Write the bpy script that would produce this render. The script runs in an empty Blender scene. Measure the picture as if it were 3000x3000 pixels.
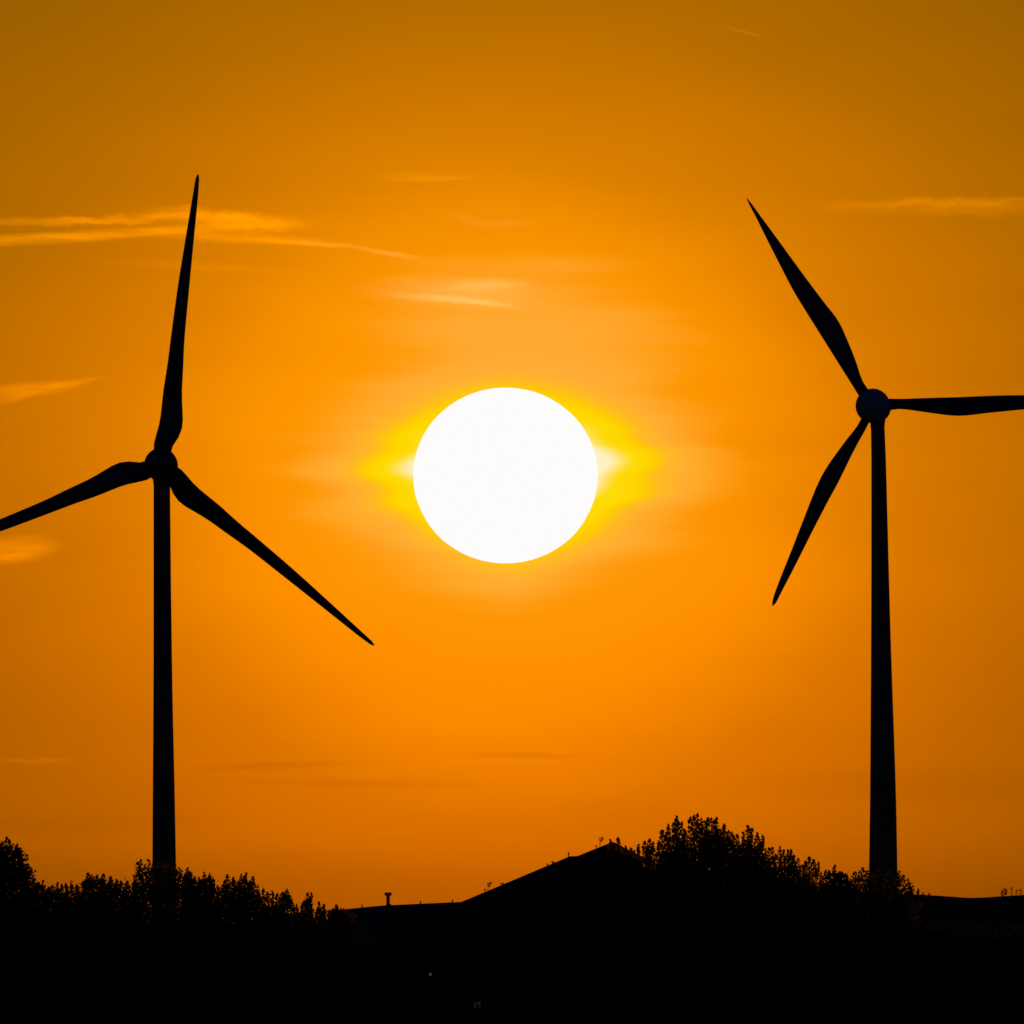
import bpy, bmesh, math, random
from mathutils import Vector, Matrix, noise as mnoise

random.seed(7)
scene = bpy.context.scene
col = scene.collection
rad = math.radians

# ------------------------------------------------------------------ camera
FOV = rad(2.95)                        # long telephoto
PITCH = rad(1.9)
CAM = Vector((0, 0, 1.7))
K = 2 * math.tan(FOV / 2) / 3000       # size of one photo pixel at 1 m
FWD = Vector((0, math.cos(PITCH), math.sin(PITCH)))
RIGHT = Vector((1, 0, 0))
UP = RIGHT.cross(FWD)

cam_data = bpy.data.cameras.new('camera')
cam_data.sensor_width = 36
cam_data.lens = 18 / math.tan(FOV / 2)
cam_data.clip_start = 1
cam_data.clip_end = 300000
cam = bpy.data.objects.new('camera', cam_data)
cam.location = CAM
cam.rotation_euler = (rad(90) + PITCH, 0, 0)
col.objects.link(cam)
scene.camera = cam


def at(x, y, d):
    """World point seen at photo pixel x, y at depth d metres."""
    return CAM + FWD * d + RIGHT * ((x - 1500) * K * d) + UP * ((1500 - y) * K * d)


SUN_PX = (1481, 1393)
SUN_DIR = (at(SUN_PX[0], SUN_PX[1], 1000) - CAM).normalized()
SUN_R = FWD.cross(Vector((0, 0, 1))).normalized()
SUN_U = SUN_R.cross(SUN_DIR).normalized()
SUN_EL = math.asin(SUN_DIR.z)
PXD = math.degrees(K)                  # degrees per photo pixel

# ------------------------------------------------------------------ view
scene.view_settings.view_transform = 'Standard'
scene.view_settings.look = 'None'
scene.view_settings.exposure = 0
scene.view_settings.gamma = 1
scene.view_settings.use_curve_mapping = False
scene.render.film_transparent = False

# ------------------------------------------------------------------ sky
world = bpy.data.worlds.new('World')
scene.world = world
world.use_nodes = True
NT = world.node_tree
NT.nodes.clear()


class G:
    """Small helper for writing node expressions."""
    def __init__(self, nt):
        self.nt = nt

    def put(self, sock, v):
        if isinstance(v, bpy.types.NodeSocket):
            self.nt.links.new(v, sock)
        else:
            sock.default_value = v

    def m(self, op, a, b=0.0, c=None):
        n = self.nt.nodes.new('ShaderNodeMath')
        n.operation = op
        self.put(n.inputs[0], a)
        self.put(n.inputs[1], b)
        if c is not None:
            self.put(n.inputs[2], c)
        return n.outputs[0]

    def v(self, op, a, b=(0, 0, 0), out=0):
        n = self.nt.nodes.new('ShaderNodeVectorMath')
        n.operation = op
        self.put(n.inputs[0], a)
        self.put(n.inputs[1], b)
        return n.outputs[out]

    def scale(self, a, s):
        n = self.nt.nodes.new('ShaderNodeVectorMath')
        n.operation = 'SCALE'
        self.put(n.inputs[0], a)
        self.put(n.inputs['Scale'], s)
        return n.outputs[0]

    def xyz(self, x, y, z=0.0):
        n = self.nt.nodes.new('ShaderNodeCombineXYZ')
        for i, q in enumerate((x, y, z)):
            self.put(n.inputs[i], q)
        return n.outputs[0]

    def noise(self, vec, scale=1.0, detail=3.0, rough=0.5):
        n = self.nt.nodes.new('ShaderNodeTexNoise')
        self.put(n.inputs['Vector'], vec)
        n.inputs['Scale'].default_value = scale
        n.inputs['Detail'].default_value = detail
        n.inputs['Roughness'].default_value = rough
        return n.outputs[0]

    def smooth(self, x, a, b, lo=0.0, hi=1.0):
        n = self.nt.nodes.new('ShaderNodeMapRange')
        n.interpolation_type = 'SMOOTHSTEP'
        self.put(n.inputs[0], x)
        for i, q in enumerate((a, b, lo, hi)):
            n.inputs[1 + i].default_value = q
        return n.outputs[0]

    def ramp(self, x, stops, span):
        n = self.nt.nodes.new('ShaderNodeValToRGB')
        n.color_ramp.interpolation = 'EASE' if len(stops) < 3 else 'LINEAR'
        el = n.color_ramp.elements
        while len(el) < len(stops):
            el.new(0.5)
        for e, (p, c) in zip(el, stops):
            e.position = p / span
            e.color = (*c, 1)
        self.put(n.inputs[0], self.m('DIVIDE', x, span))
        return n.outputs[0]

    def mix(self, f, a, b):
        n = self.nt.nodes.new('ShaderNodeMix')
        n.data_type = 'RGBA'
        self.put(n.inputs[0], f)
        self.put(n.inputs[6], a)
        self.put(n.inputs[7], b)
        return n.outputs[2]


def lin(r, g, b):
    f = lambda c: c / 255 / 12.92 if c <= 10 else ((c / 255 + 0.055) / 1.055) ** 2.4
    return (f(r), f(g), f(b))


g = G(NT)
tc = NT.nodes.new('ShaderNodeTexCoord')
DIR = tc.outputs['Generated']
fw = g.v('DOT_PRODUCT', DIR, tuple(SUN_DIR), 1)
fwc = g.m('MAXIMUM', fw, 0.1)
DEG = 57.29578
u = g.m('DIVIDE', g.m('MULTIPLY', g.v('DOT_PRODUCT', DIR, tuple(SUN_R), 1), DEG), fwc)
v = g.m('DIVIDE', g.m('MULTIPLY', g.v('DOT_PRODUCT', DIR, tuple(SUN_U), 1), DEG), fwc)
theta = g.m('MULTIPLY', g.m('ARCCOSINE', g.m('MINIMUM', fw, 0.9999999)), DEG)

# long thin streaks of haze lying level across the sky
streak = g.m('SUBTRACT', g.noise(g.xyz(g.m('MULTIPLY', u, 1.1), g.m('MULTIPLY', v, 9.0), 3.1), 1.0, 4, 0.55), 0.5)
broad = g.m('SUBTRACT', g.noise(g.xyz(g.m('MULTIPLY', u, 0.7), g.m('MULTIPLY', v, 2.2), 8.7), 1.0, 2, 0.5), 0.5)

# glow of the hazy air round the sun, falling off with angle
vo = g.m('ADD', v, 0.05)
ue = g.m('MULTIPLY', u, 0.885)
d = g.m('SQRT', g.m('ADD', g.m('MULTIPLY', ue, ue), g.m('MULTIPLY', vo, vo)))
dn = g.m('ADD', d, g.m('ADD', g.m('MULTIPLY', streak, 0.10), g.m('MULTIPLY', broad, 0.28)))
base = g.ramp(dn, [
    (0.00, lin(255, 160, 10)),
    (0.45, lin(255, 152, 3)),
    (0.62, lin(253, 146, 0)),
    (0.78, lin(240, 136, 0)),
    (0.95, lin(221, 123, 0)),
    (1.20, lin(203, 112, 0)),
    (1.45, lin(185, 104, 0)),
    (1.75, lin(169, 96, 0)),
    (2.05, lin(155, 89, 0)),
    (2.60, lin(135, 78, 0)),
    (4.50, lin(95, 55, 5)),
    (9.00, lin(50, 31, 14)),
    (20.0, lin(26, 20, 20)),
], 20.0)
# redder towards the horizon, yellower above
gt = g.m('ADD', 1.0, g.m('ADD', g.m('MULTIPLY', g.m('MAXIMUM', g.m('MINIMUM', vo, 1.8), 0.0), 0.095), g.m('MULTIPLY', g.m('MINIMUM', g.m('MAXIMUM', vo, -1.8), 0.0), 0.185)))
sep = NT.nodes.new('ShaderNodeSeparateColor')
NT.links.new(base, sep.inputs[0])
comb = NT.nodes.new('ShaderNodeCombineColor')
NT.links.new(sep.outputs[0], comb.inputs[0])
NT.links.new(g.m('MULTIPLY', sep.outputs[1], gt), comb.inputs[1])
NT.links.new(sep.outputs[2], comb.inputs[2])
base = comb.outputs[0]
# murkier air low over the horizon
low = g.m('ADD', v, g.m('MULTIPLY', broad, 0.10))
base = g.scale(base, g.smooth(low, -1.22, -1.02, 0.80, 1.0))
base = g.scale(base, g.smooth(v, 0.75, 1.6, 1.0, 0.90))

# bright aureole hugging the disc, drawn out sideways by level layers of haze
lay = g.m('SUBTRACT', g.noise(g.xyz(g.m('MULTIPLY', u, 0.9), g.m('MULTIPLY', v, 7.0), 1.63), 1.0, 2.5, 0.5), 0.5)
side = g.m('MINIMUM', g.m('ABSOLUTE', g.m('MULTIPLY', u, 3.0)), 1.0)
# two level layers of haze reach farther out on either side
phase = g.m('MULTIPLY', g.m('SUBTRACT', g.m('SUBTRACT', v, 0.036), g.m('MULTIPLY', u, 0.05)), 6.2832 / 0.108)
wave = g.m('MULTIPLY', g.m('COSINE', phase), g.smooth(g.m('ABSOLUTE', v), 0.06, 0.2, -0.05, 0.0))
sn = g.m('ADD', wave, g.m('ADD', g.m('MULTIPLY', lay, 0.08), g.m('MULTIPLY', streak, 0.16)))
du = g.m('POWER', g.m('ABSOLUTE', g.m('DIVIDE', u, 0.425)), 1.6)
dv = g.m('POWER', g.m('ABSOLUTE', g.m('DIVIDE', g.m('ADD', v, g.m('MULTIPLY', side, -0.016)), 0.259)), 1.6)
d0 = g.m('POWER', g.m('ADD', du, dv), 1 / 1.6)
d1 = g.m('ADD', d0, g.m('MULTIPLY', g.m('ADD', sn, g.smooth(v, -0.10, 0.03, 0.045, 0.0)), side))
near = g.ramp(d1, [
    (0.00, lin(255, 220, 20)),
    (0.80, lin(255, 218, 8)),
    (0.89, lin(255, 214, 0)),
    (0.97, lin(255, 200, 6)),
    (1.05, lin(255, 185, 36)),
    (1.20, lin(255, 174, 50)),
    (1.50, lin(255, 166, 36)),
    (1.90, lin(255, 156, 10)),
], 3.0)
pale = g.ramp(d1, [(0.0, lin(255, 248, 226)), (0.62, lin(255, 241, 196)), (0.72, lin(255, 232, 130)), (0.78, lin(255, 226, 90))], 1.0)
dw = g.m('ADD', d1, g.smooth(v, -0.075, 0.0, 0.13, 0.0))
near = g.mix(g.smooth(dw, 0.62, 0.82, 0.95, 0.0), near, pale)
base = g.mix(g.smooth(g.m('ADD', d1, g.m('MULTIPLY', streak, 0.8)), 1.08, 1.75, 1.0, 0.0), base, near)
# pale veil above the disc
pv = g.v('LENGTH', g.xyz(g.m('DIVIDE', g.m('ADD', u, -0.02), 0.46), g.m('DIVIDE', g.m('ADD', v, -0.40), 0.23)), out=1)
pv = g.m('ADD', pv, g.m('MULTIPLY', streak, 1.3))
base = g.mix(g.m('MULTIPLY', g.smooth(pv, 0.2, 1.2, 0.75, 0.0), g.smooth(d1, 1.02, 1.25)), base, (*lin(255, 173, 56), 1))

# thin clouds: each a drawn-out wisp with ragged edges
ws = g.m('SUBTRACT', g.noise(g.xyz(g.m('MULTIPLY', u, 13), g.m('MULTIPLY', v, 20), 5.5), 1.0, 5, 0.6), 0.5)
wl = g.m('SUBTRACT', g.noise(g.xyz(g.m('MULTIPLY', u, 3.0), g.m('MULTIPLY', v, 9), 2.2), 1.0, 3, 0.5), 0.5)
uv_soft = g.xyz(u, g.m('ADD', v, g.m('ADD', g.m('MULTIPLY', wl, 0.007), g.m('MULTIPLY', ws, 0.012))))
uv_rag = g.xyz(u, g.m('ADD', v, g.m('ADD', g.m('MULTIPLY', wl, 0.022), g.m('MULTIPLY', ws, 0.046))))
grain = g.m('MAXIMUM', g.m('ADD', -0.05, g.m('MULTIPLY', g.noise(g.xyz(g.m('MULTIPLY', u, 6), g.m('MULTIPLY', v, 42), 7.7), 1.0, 6, 0.68), 1.75)), 0.1)
CLOUDS = [   # centre x, y, half length, half height, tilt (deg, up to the right), gain, ragged, edge softness
    (60, 648, 330, 14, 1, 0.38, 1, 0.9),
    (330, 640, 260, 13, 3, 0.38, 1, 0.9),
    (560, 627, 190, 22, -2, 0.34, 1, 0.85),
    (690, 648, 170, 30, -4, 0.40, 1, 0.9),
    (780, 655, 120, 20, -6, 0.16, 1, 0.9),
    (40, 702, 330, 19, 2, 0.58, 0, 0.9),
    (330, 682, 430, 15, 3, 0.36, 0, 0.9),
    (450, 662, 470, 40, 1, 0.12, 1, 1.2),
    (620, 690, 260, 22, -3, 0.28, 0, 1.0),
    (560, 780, 300, 15, -3, 0.12, 0, 1.0),
    (760, 703, 260, 13, -2, 0.22, 0, 1.15),
    (880, 713, 170, 9, -4, 0.36, 0, 1.15),
    (1115, 740, 105, 9, -8, 0.24, 0, 1.15),
    (1240, 525, 150, 9, 2, 0.13, 0, 0.9),
    (1180, 515, 110, 14, 0, 0.10, 0, 1.0),
    (1450, 655, 120, 15, 1, 0.08, 0, 1.0),
    (1350, 640, 60, 14, -20, 0.07, 0, 1.0),
    (1420, 832, 135, 17, 2, 0.24, 0, 1.1),
    (1305, 856, 280, 52, -2, 0.24, 0, 1.2),
    (1300, 876, 190, 13, -4, 0.26, 0, 1.1),
    (1420, 890, 110, 8, -8, 0.12, 0, 0.9),
    (2760, 592, 330, 14, 2, 0.24, 1, 0.95),
    (2830, 604, 280, 36, 0, 0.28, 1, 1.0),
    (2500, 605, 130, 28, 0, 0.10, 1, 1.0),
    (60, 1142, 170, 22, 6, 0.45, 0, 1.0),
    (190, 1122, 90, 9, 9, 0.30, 0, 0.9),
    (10, 1172, 70, 11, 10, 0.35, 0, 1.0),
    (10, 1612, 140, 42, 6, 0.80, 0, 1.0),
    (2155, 92, 70, 5, -17, 0.20, 0, 0.9),
    (1510, 2213, 180, 9, -1, -0.14, 0, 0.9),
    (800, 2243, 300, 14, 2, -0.10, 0, 1.0),
    (1000, 2295, 500, 16, -1, -0.08, 0, 1.0),
    (1450, 2235, 220, 10, 1, 0.04, 0, 1.0),
    (90, 2225, 130, 9, -3, 0.20, 1, 0.9),
    (2030, 2152, 90, 10, 1, 0.04, 1, 1.0),
    (240, 2420, 520, 40, 2, -0.06, 0, 1.0),
    (2650, 2300, 600, 60, 0, -0.06, 0, 1.0),
]
gain = None
for cx, cy, hl, hh, tilt, amp, ragged, soft in CLOUDS:
    mp = NT.nodes.new('ShaderNodeMapping')
    mp.vector_type = 'TEXTURE'
    NT.links.new(uv_rag if ragged else uv_soft, mp.inputs[0])
    mp.inputs[1].default_value = ((cx - SUN_PX[0]) * PXD, (SUN_PX[1] - cy) * PXD, 0)
    mp.inputs[2].default_value = (0, 0, rad(tilt))
    mp.inputs[3].default_value = (hl * PXD, hh * PXD, 1)
    ln = g.v('LENGTH', mp.outputs[0], out=1)
    s = g.smooth(ln, 1.25 - soft, 1.25, amp, 0.0)
    gain = s if gain is None else g.m('ADD', gain, s)
gain = g.m('MULTIPLY', gain, grain)
gain = g.m('MULTIPLY', gain, g.smooth(d1, 0.9, 1.2))
mult = g.m('ADD', 1.0, gain)
glow = g.scale(base, mult)
warm = g.m('MULTIPLY', g.m('MAXIMUM', gain, 0.0), g.smooth(d, 0.55, 0.95, 0.20, 0.0))
glow = g.v('ADD', glow, g.xyz(0.0, g.m('MULTIPLY', warm, 0.5), warm))

sky = NT.nodes.new('ShaderNodeTexSky')
sky.sky_type = 'NISHITA'
sky.sun_disc = False
sky.sun_elevation = SUN_EL
sky.sun_rotation = math.atan2(SUN_DIR.x, SUN_DIR.y)
sky.air_density = 1.0
sky.dust_density = 1.0
sky.ozone_density = 4.0
NISHITA_STRENGTH = 0.013               # exposed for the sun: the rest of the sky is very dim
far = g.v('MULTIPLY', g.scale(sky.outputs[0], NISHITA_STRENGTH), (0.95, 0.72, 1.12))   # camera set to a cool balance
w = g.smooth(theta, 2.4, 22.0, 1.0, 0.0)
final = g.mix(w, far, glow)
bg = NT.nodes.new('ShaderNodeBackground')
NT.links.new(final, bg.inputs[0])
bg.inputs[1].default_value = 1.0
wo = NT.nodes.new('ShaderNodeOutputWorld')
NT.links.new(bg.outputs[0], wo.inputs[0])

# ------------------------------------------------------------------ sun lamp
sl = bpy.data.lights.new('sunlight', 'SUN')
sl.energy = 1.0
sl.angle = rad(0.4)
sl.color = (1.0, 0.36, 0.07)
slo = bpy.data.objects.new('sunlight', sl)
slo.rotation_euler = (-(SUN_DIR + SUN_U * math.tan(rad(0.55)))).to_track_quat('-Z', 'Y').to_euler()
slo.location = (0, 0, 200)
col.objects.link(slo)


# ------------------------------------------------------------------ helpers
def tag(o, label=None, cat=None, group=None, kind=None):
    for key, val in (('label', label), ('category', cat), ('group', group), ('kind', kind)):
        if val:
            o[key] = val
    return o


def empty(name, loc):
    o = bpy.data.objects.new(name, None)
    o.location = loc
    col.objects.link(o)
    return o


class MB:
    """Collects vertices and faces in world space and links them as one mesh."""
    def __init__(self):
        self.v = []
        self.f = []

    def poly(self, pts, faces):
        b = len(self.v)
        self.v.extend(tuple(p) for p in pts)
        self.f.extend(tuple(b + i for i in q) for q in faces)

    def rings(self, rings, cap=True):
        """Loft between rings of equal length."""
        b = len(self.v)
        n = len(rings[0])
        for r in rings:
            self.v.extend(tuple(p) for p in r)
        for i in range(len(rings) - 1):
            for j in range(n):
                a, c = b + i * n + j, b + i * n + (j + 1) % n
                self.f.append((a, c, c + n, a + n))
        if cap:
            self.f.append(tuple(b + j for j in reversed(range(n))))
            self.f.append(tuple(b + (len(rings) - 1) * n + j for j in range(n)))

    def tube(self, pts, radii, n=8):
        rs = []
        for i, p in enumerate(pts):
            t = (pts[min(i + 1, len(pts) - 1)] - pts[max(i - 1, 0)]).normalized()
            a = t.cross(Vector((0.31, 0.95, 0.05)))
            if a.length < 1e-3:
                a = t.cross(Vector((1, 0, 0)))
            a.normalize()
            b2 = t.cross(a)
            rs.append([p + (a * math.cos(q) + b2 * math.sin(q)) * radii[i]
                       for q in (2 * math.pi * k / n for k in range(n))])
        self.rings(rs)

    def prism(self, pts, off):
        """Closed slab: polygon pts extruded by the vector off."""
        n = len(pts)
        b = len(self.v)
        self.v.extend(tuple(p) for p in pts)
        self.v.extend(tuple(p + off) for p in pts)
        self.f.append(tuple(b + i for i in range(n)))
        self.f.append(tuple(b + n + i for i in reversed(range(n))))
        for i in range(n):
            j = (i + 1) % n
            self.f.append((b + i, b + n + i, b + n + j, b + j))

    def box(self, c, sx, sy, sz):
        p = [Vector((c[0] + dx * sx / 2, c[1] + dy * sy / 2, c[2] - sz / 2))
             for dx, dy in ((-1, -1), (1, -1), (1, 1), (-1, 1))]
        self.prism(p, Vector((0, 0, sz)))

    def build(self, name, mat, parent=None, smooth=False, fix=True):
        me = bpy.data.meshes.new(name)
        org = parent_world(parent) if parent else Vector((0, 0, 0))
        me.from_pydata([tuple(Vector(p) - org) for p in self.v], [], self.f)
        if fix:
            bm = bmesh.new()
            bm.from_mesh(me)
            bmesh.ops.recalc_face_normals(bm, faces=bm.faces)
            bm.to_mesh(me)
            bm.free()
        me.materials.append(mat)
        if smooth:
            for p in me.polygons:
                p.use_smooth = True
        o = bpy.data.objects.new(name, me)
        col.objects.link(o)
        if parent:
            o.parent = parent
        return o


def parent_world(o):
    p = Vector((0, 0, 0))
    while o:
        p += o.location
        o = o.parent
    return p


def material(name, color, rough=0.7, var=0.25, scale=4.0, bump=0.0, spec=0.3):
    m = bpy.data.materials.new(name)
    m.use_nodes = True
    nt = m.node_tree
    q = G(nt)
    bs = nt.nodes['Principled BSDF']
    t = nt.nodes.new('ShaderNodeTexCoord')
    nz = q.noise(t.outputs['Object'], scale, 5, 0.6)
    c0 = tuple(c * (1 - var) for c in color)
    c1 = tuple(min(1, c * (1 + var)) for c in color)
    nt.links.new(q.mix(nz, (*c0, 1), (*c1, 1)), bs.inputs['Base Color'])
    bs.inputs['Roughness'].default_value = rough
    bs.inputs['Specular IOR Level'].default_value = spec
    if bump:
        b = nt.nodes.new('ShaderNodeBump')
        b.inputs['Strength'].default_value = bump
        b.inputs['Distance'].default_value = 0.02
        nt.links.new(nz, b.inputs['Height'])
        nt.links.new(b.outputs[0], bs.inputs['Normal'])
    return m


def leaf_material(name, color, trans):
    m = bpy.data.materials.new(name)
    m.use_nodes = True
    nt = m.node_tree
    nt.nodes.clear()
    q = G(nt)
    t = nt.nodes.new('ShaderNodeTexCoord')
    nz = q.noise(t.outputs['Object'], 2.5, 3, 0.6)
    df = nt.nodes.new('ShaderNodeBsdfDiffuse')
    nt.links.new(q.mix(nz, (*[c * 0.6 for c in color], 1), (*[c * 1.4 for c in color], 1)), df.inputs[0])
    tr = nt.nodes.new('ShaderNodeBsdfTranslucent')
    tr.inputs[0].default_value = (*trans, 1)
    ad = nt.nodes.new('ShaderNodeAddShader')
    nt.links.new(df.outputs[0], ad.inputs[0])
    nt.links.new(tr.outputs[0], ad.inputs[1])
    o = nt.nodes.new('ShaderNodeOutputMaterial')
    nt.links.new(ad.outputs[0], o.inputs[0])
    return m


def glow_material(name, color, strength):
    m = bpy.data.materials.new(name)
    m.use_nodes = True
    nt = m.node_tree
    nt.nodes.clear()
    q = G(nt)
    t = nt.nodes.new('ShaderNodeTexCoord')
    nz = q.noise(t.outputs['Object'], 9.0, 3, 0.6)
    e = nt.nodes.new('ShaderNodeEmission')
    nt.links.new(q.mix(nz, (*[c * 0.97 for c in color], 1), (*color, 1)), e.inputs[0])
    e.inputs[1].default_value = strength
    o = nt.nodes.new('ShaderNodeOutputMaterial')
    nt.links.new(e.outputs[0], o.inputs[0])
    return m


M = {
    'paint': material('turbine_paint', (0.15, 0.15, 0.155), 0.38, 0.05, 0.6, 0.05, 0.5),
    'white_paint': material('spinner_paint', (0.8, 0.8, 0.8), 0.35, 0.05, 0.6, 0.05, 0.5),
    'bark': material('bark', (0.09, 0.065, 0.045), 0.9, 0.4, 9, 0.6),
    'poplar': leaf_material('poplar_leaf', (0.05, 0.075, 0.02), (0.12, 0.075, 0.01)),
    'broadleaf': leaf_material('broad_leaf', (0.045, 0.065, 0.018), (0.05, 0.035, 0.005)),
    'hedge': leaf_material('hedge_leaf', (0.04, 0.06, 0.02), (0.012, 0.014, 0.002)),
    'hedge_core': material('hedge_inner', (0.02, 0.024, 0.012), 0.95, 0.4, 3),
    'tile': material('roof_tile', (0.15, 0.075, 0.045), 0.75, 0.35, 7, 0.5),
    'sheet': material('roof_sheet', (0.15, 0.10, 0.07), 0.65, 0.25, 5, 0.3),
    'plaster': material('plaster', (0.16, 0.12, 0.09), 0.9, 0.2, 3, 0.2),
    'brick': material('brickwork', (0.18, 0.085, 0.055), 0.85, 0.3, 8, 0.3),
    'metal': material('weathered_metal', (0.2, 0.2, 0.2), 0.55, 0.25, 12, 0.1),
    'frame': material('window_frame', (0.3, 0.28, 0.25), 0.6, 0.15, 6),
    'glass': material('dark_glass', (0.02, 0.022, 0.025), 0.08, 0.1, 4, 0, 0.5),
    'glint': glow_material('glint_pane', (0.55, 0.20, 0.08), 0.06),  # added glow for a speck of sky through leaves
    'glint_small': glow_material('glint_small_pane', (0.6, 0.30, 0.15), 0.10),  # added glow for the smallest light speck
    'glint_warm': glow_material('glint_gable_pane', (0.60, 0.2, 0.04), 0.5),  # added glow for sunset sky seen past the gable
    'grass': material('grass_field', (0.06, 0.075, 0.025), 0.95, 0.4, 0.6, 0.3),
    'sun': glow_material('sun_glow', (1.0, 0.99, 0.975), 1.0),
}

# ------------------------------------------------------------------ ground
gm = MB()
N = 48
R_G = 70000
ring0 = [Vector((0, 0, 0))]
radii = [0, 60, 150, 300, 420, 520, 800, 1500, 3000, 8000, 20000, R_G]
pts, faces = [Vector((0, 0, 0))], []
for ri, r in enumerate(radii[1:]):
    for k in range(N):
        a = 2 * math.pi * k / N
        z = 0.25 * mnoise.noise(Vector((r * math.cos(a), r * math.sin(a), 0)) * 0.013) if r < 4000 else 0
        pts.append(Vector((r * math.cos(a), r * math.sin(a), z - 0.1)))
for k in range(N):
    faces.append((0, 1 + k, 1 + (k + 1) % N))
for ri in range(len(radii) - 2):
    for k in range(N):
        a, b = 1 + ri * N + k, 1 + ri * N + (k + 1) % N
        faces.append((a, b, b + N, a + N))
gm.poly(pts, faces)
tag(gm.build('ground', M['grass']), 'dark grass field below the skyline', kind='structure')

# ------------------------------------------------------------------ sun
SUN_DIST = 60000
sm = MB()
c = at(*SUN_PX, SUN_DIST)
rx, rz = 270.5 * K * SUN_DIST, 257.5 * K * SUN_DIST
rings = []
for i in range(1, 96):
    t = math.pi * i / 96
    zz = math.cos(t)
    wob = 0.006 * mnoise.noise(Vector((3.3, zz * 7, 1.1))) + 0.003 * mnoise.noise(Vector((9.3, zz * 26, 4.1)))
    if zz > -0.2:
        wob *= 0.4
    rr = math.sin(t) * (1 + wob)
    rings.append([c + SUN_R * (rx * rr * math.cos(a)) + SUN_DIR * (rx * rr * math.sin(a)) + SUN_U * (rz * zz)
                  for a in (2 * math.pi * k / 96 for k in range(96))])
sm.rings(rings)
sun_root = sm.build('sun', M['sun'], None, True)
for vert in sun_root.data.vertices:
    vert.co -= c
sun_root.location = c
tag(sun_root, 'glowing white sun disc low in the orange sky between the two turbines', 'sun')


# ------------------------------------------------------------------ wind turbines
def interp(tab, x):
    """Monotone-ish cubic through table rows (x, a, b)."""
    n = len(tab)
    if x <= tab[0][0]:
        return tab[0][1:]
    if x >= tab[-1][0]:
        return tab[-1][1:]
    for i in range(n - 1):
        if tab[i][0] <= x <= tab[i + 1][0]:
            x0, x1 = tab[i][0], tab[i + 1][0]
            t = (x - x0) / (x1 - x0)
            out = []
            for q in range(1, len(tab[0])):
                y0, y1 = tab[i][q], tab[i + 1][q]

                def slope(j):
                    if j <= 0 or j >= n - 1:
                        return 0 if j <= 0 else (tab[n - 1][q] - tab[n - 2][q]) / (tab[n - 1][0] - tab[n - 2][0])
                    return (tab[j + 1][q] - tab[j - 1][q]) / (tab[j + 1][0] - tab[j - 1][0])
                m0, m1 = slope(i) * (x1 - x0), slope(i + 1) * (x1 - x0)
                out.append((2 * t ** 3 - 3 * t * t + 1) * y0 + (t ** 3 - 2 * t * t + t) * m0 +
                           (-2 * t ** 3 + 3 * t * t) * y1 + (t ** 3 - t * t) * m1)
            return out


def blade(root, hub, D, tip, table, name='blade'):
    """hub, tip in photo pixels; table rows: distance from hub, leading and trailing edge offset (photo pixels)."""
    s = K * D
    ux, uy = tip[0] - hub[0], tip[1] - hub[1]
    L = math.hypot(ux, uy)
    ux, uy = ux / L, uy / L
    scale = L / table[-1][0]
    ax = RIGHT * ux - UP * uy
    ch = RIGHT * (-uy) - UP * ux          # clockwise side
    hubw = at(hub[0], hub[1], D)
    mb = MB()
    rings = []
    r0, r1 = table[0][0], table[-1][0]
    steps = 34
    for i in range(steps + 1):
        f = i / steps
        r = r0 + (r1 - r0) * (1 - (1 - f) ** 1.15)
        lo, hi = interp(table, r)
        mid, half = (lo + hi) / 2 * s, max(0.2, (hi - lo) / 2) * s
        fr = r / r1
        tw = math.tan(rad(22 * (1 - fr) ** 2 + 2))
        thick = half * (0.85 * max(0, 1 - fr / 0.16) + 0.30 * (1 - fr) + 0.14)
        p0 = hubw + ax * (r * scale * s)
        ring = []
        for k in range(16):
            a = 2 * math.pi * k / 16
            cx = -math.cos(a)             # -1 leading edge .. 1 trailing edge
            blunt = min(1, fr / 0.2)
            prof = math.sin(a) * (1 - blunt * 0.45 * (cx * 0.5 + 0.5))
            ring.append(p0 + ch * (mid + cx * half) + FWD * (cx * half * tw * blunt + prof * thick))
        rings.append(ring)
    mb.rings(rings)
    return mb.build(name, M['paint'], root, True)


def ellipsoid(mb, c, ax, rl, rr, n=24, m=16, tail=1.0):
    """Egg along unit vector ax: half length rl, radius rr."""
    a1 = ax.cross(UP).normalized()
    a2 = a1.cross(ax)
    rings = []
    for i in range(1, m):
        t = math.pi * i / m
        x = -math.cos(t)
        q = math.sin(t) * (1 if x < 0 else tail + (1 - tail) * (1 - x))
        rings.append([c + ax * (x * rl) + (a1 * math.cos(b) + a2 * math.sin(b)) * (rr * q)
                      for b in (2 * math.pi * k / n for k in range(n))])
    mb.rings(rings)


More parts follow.
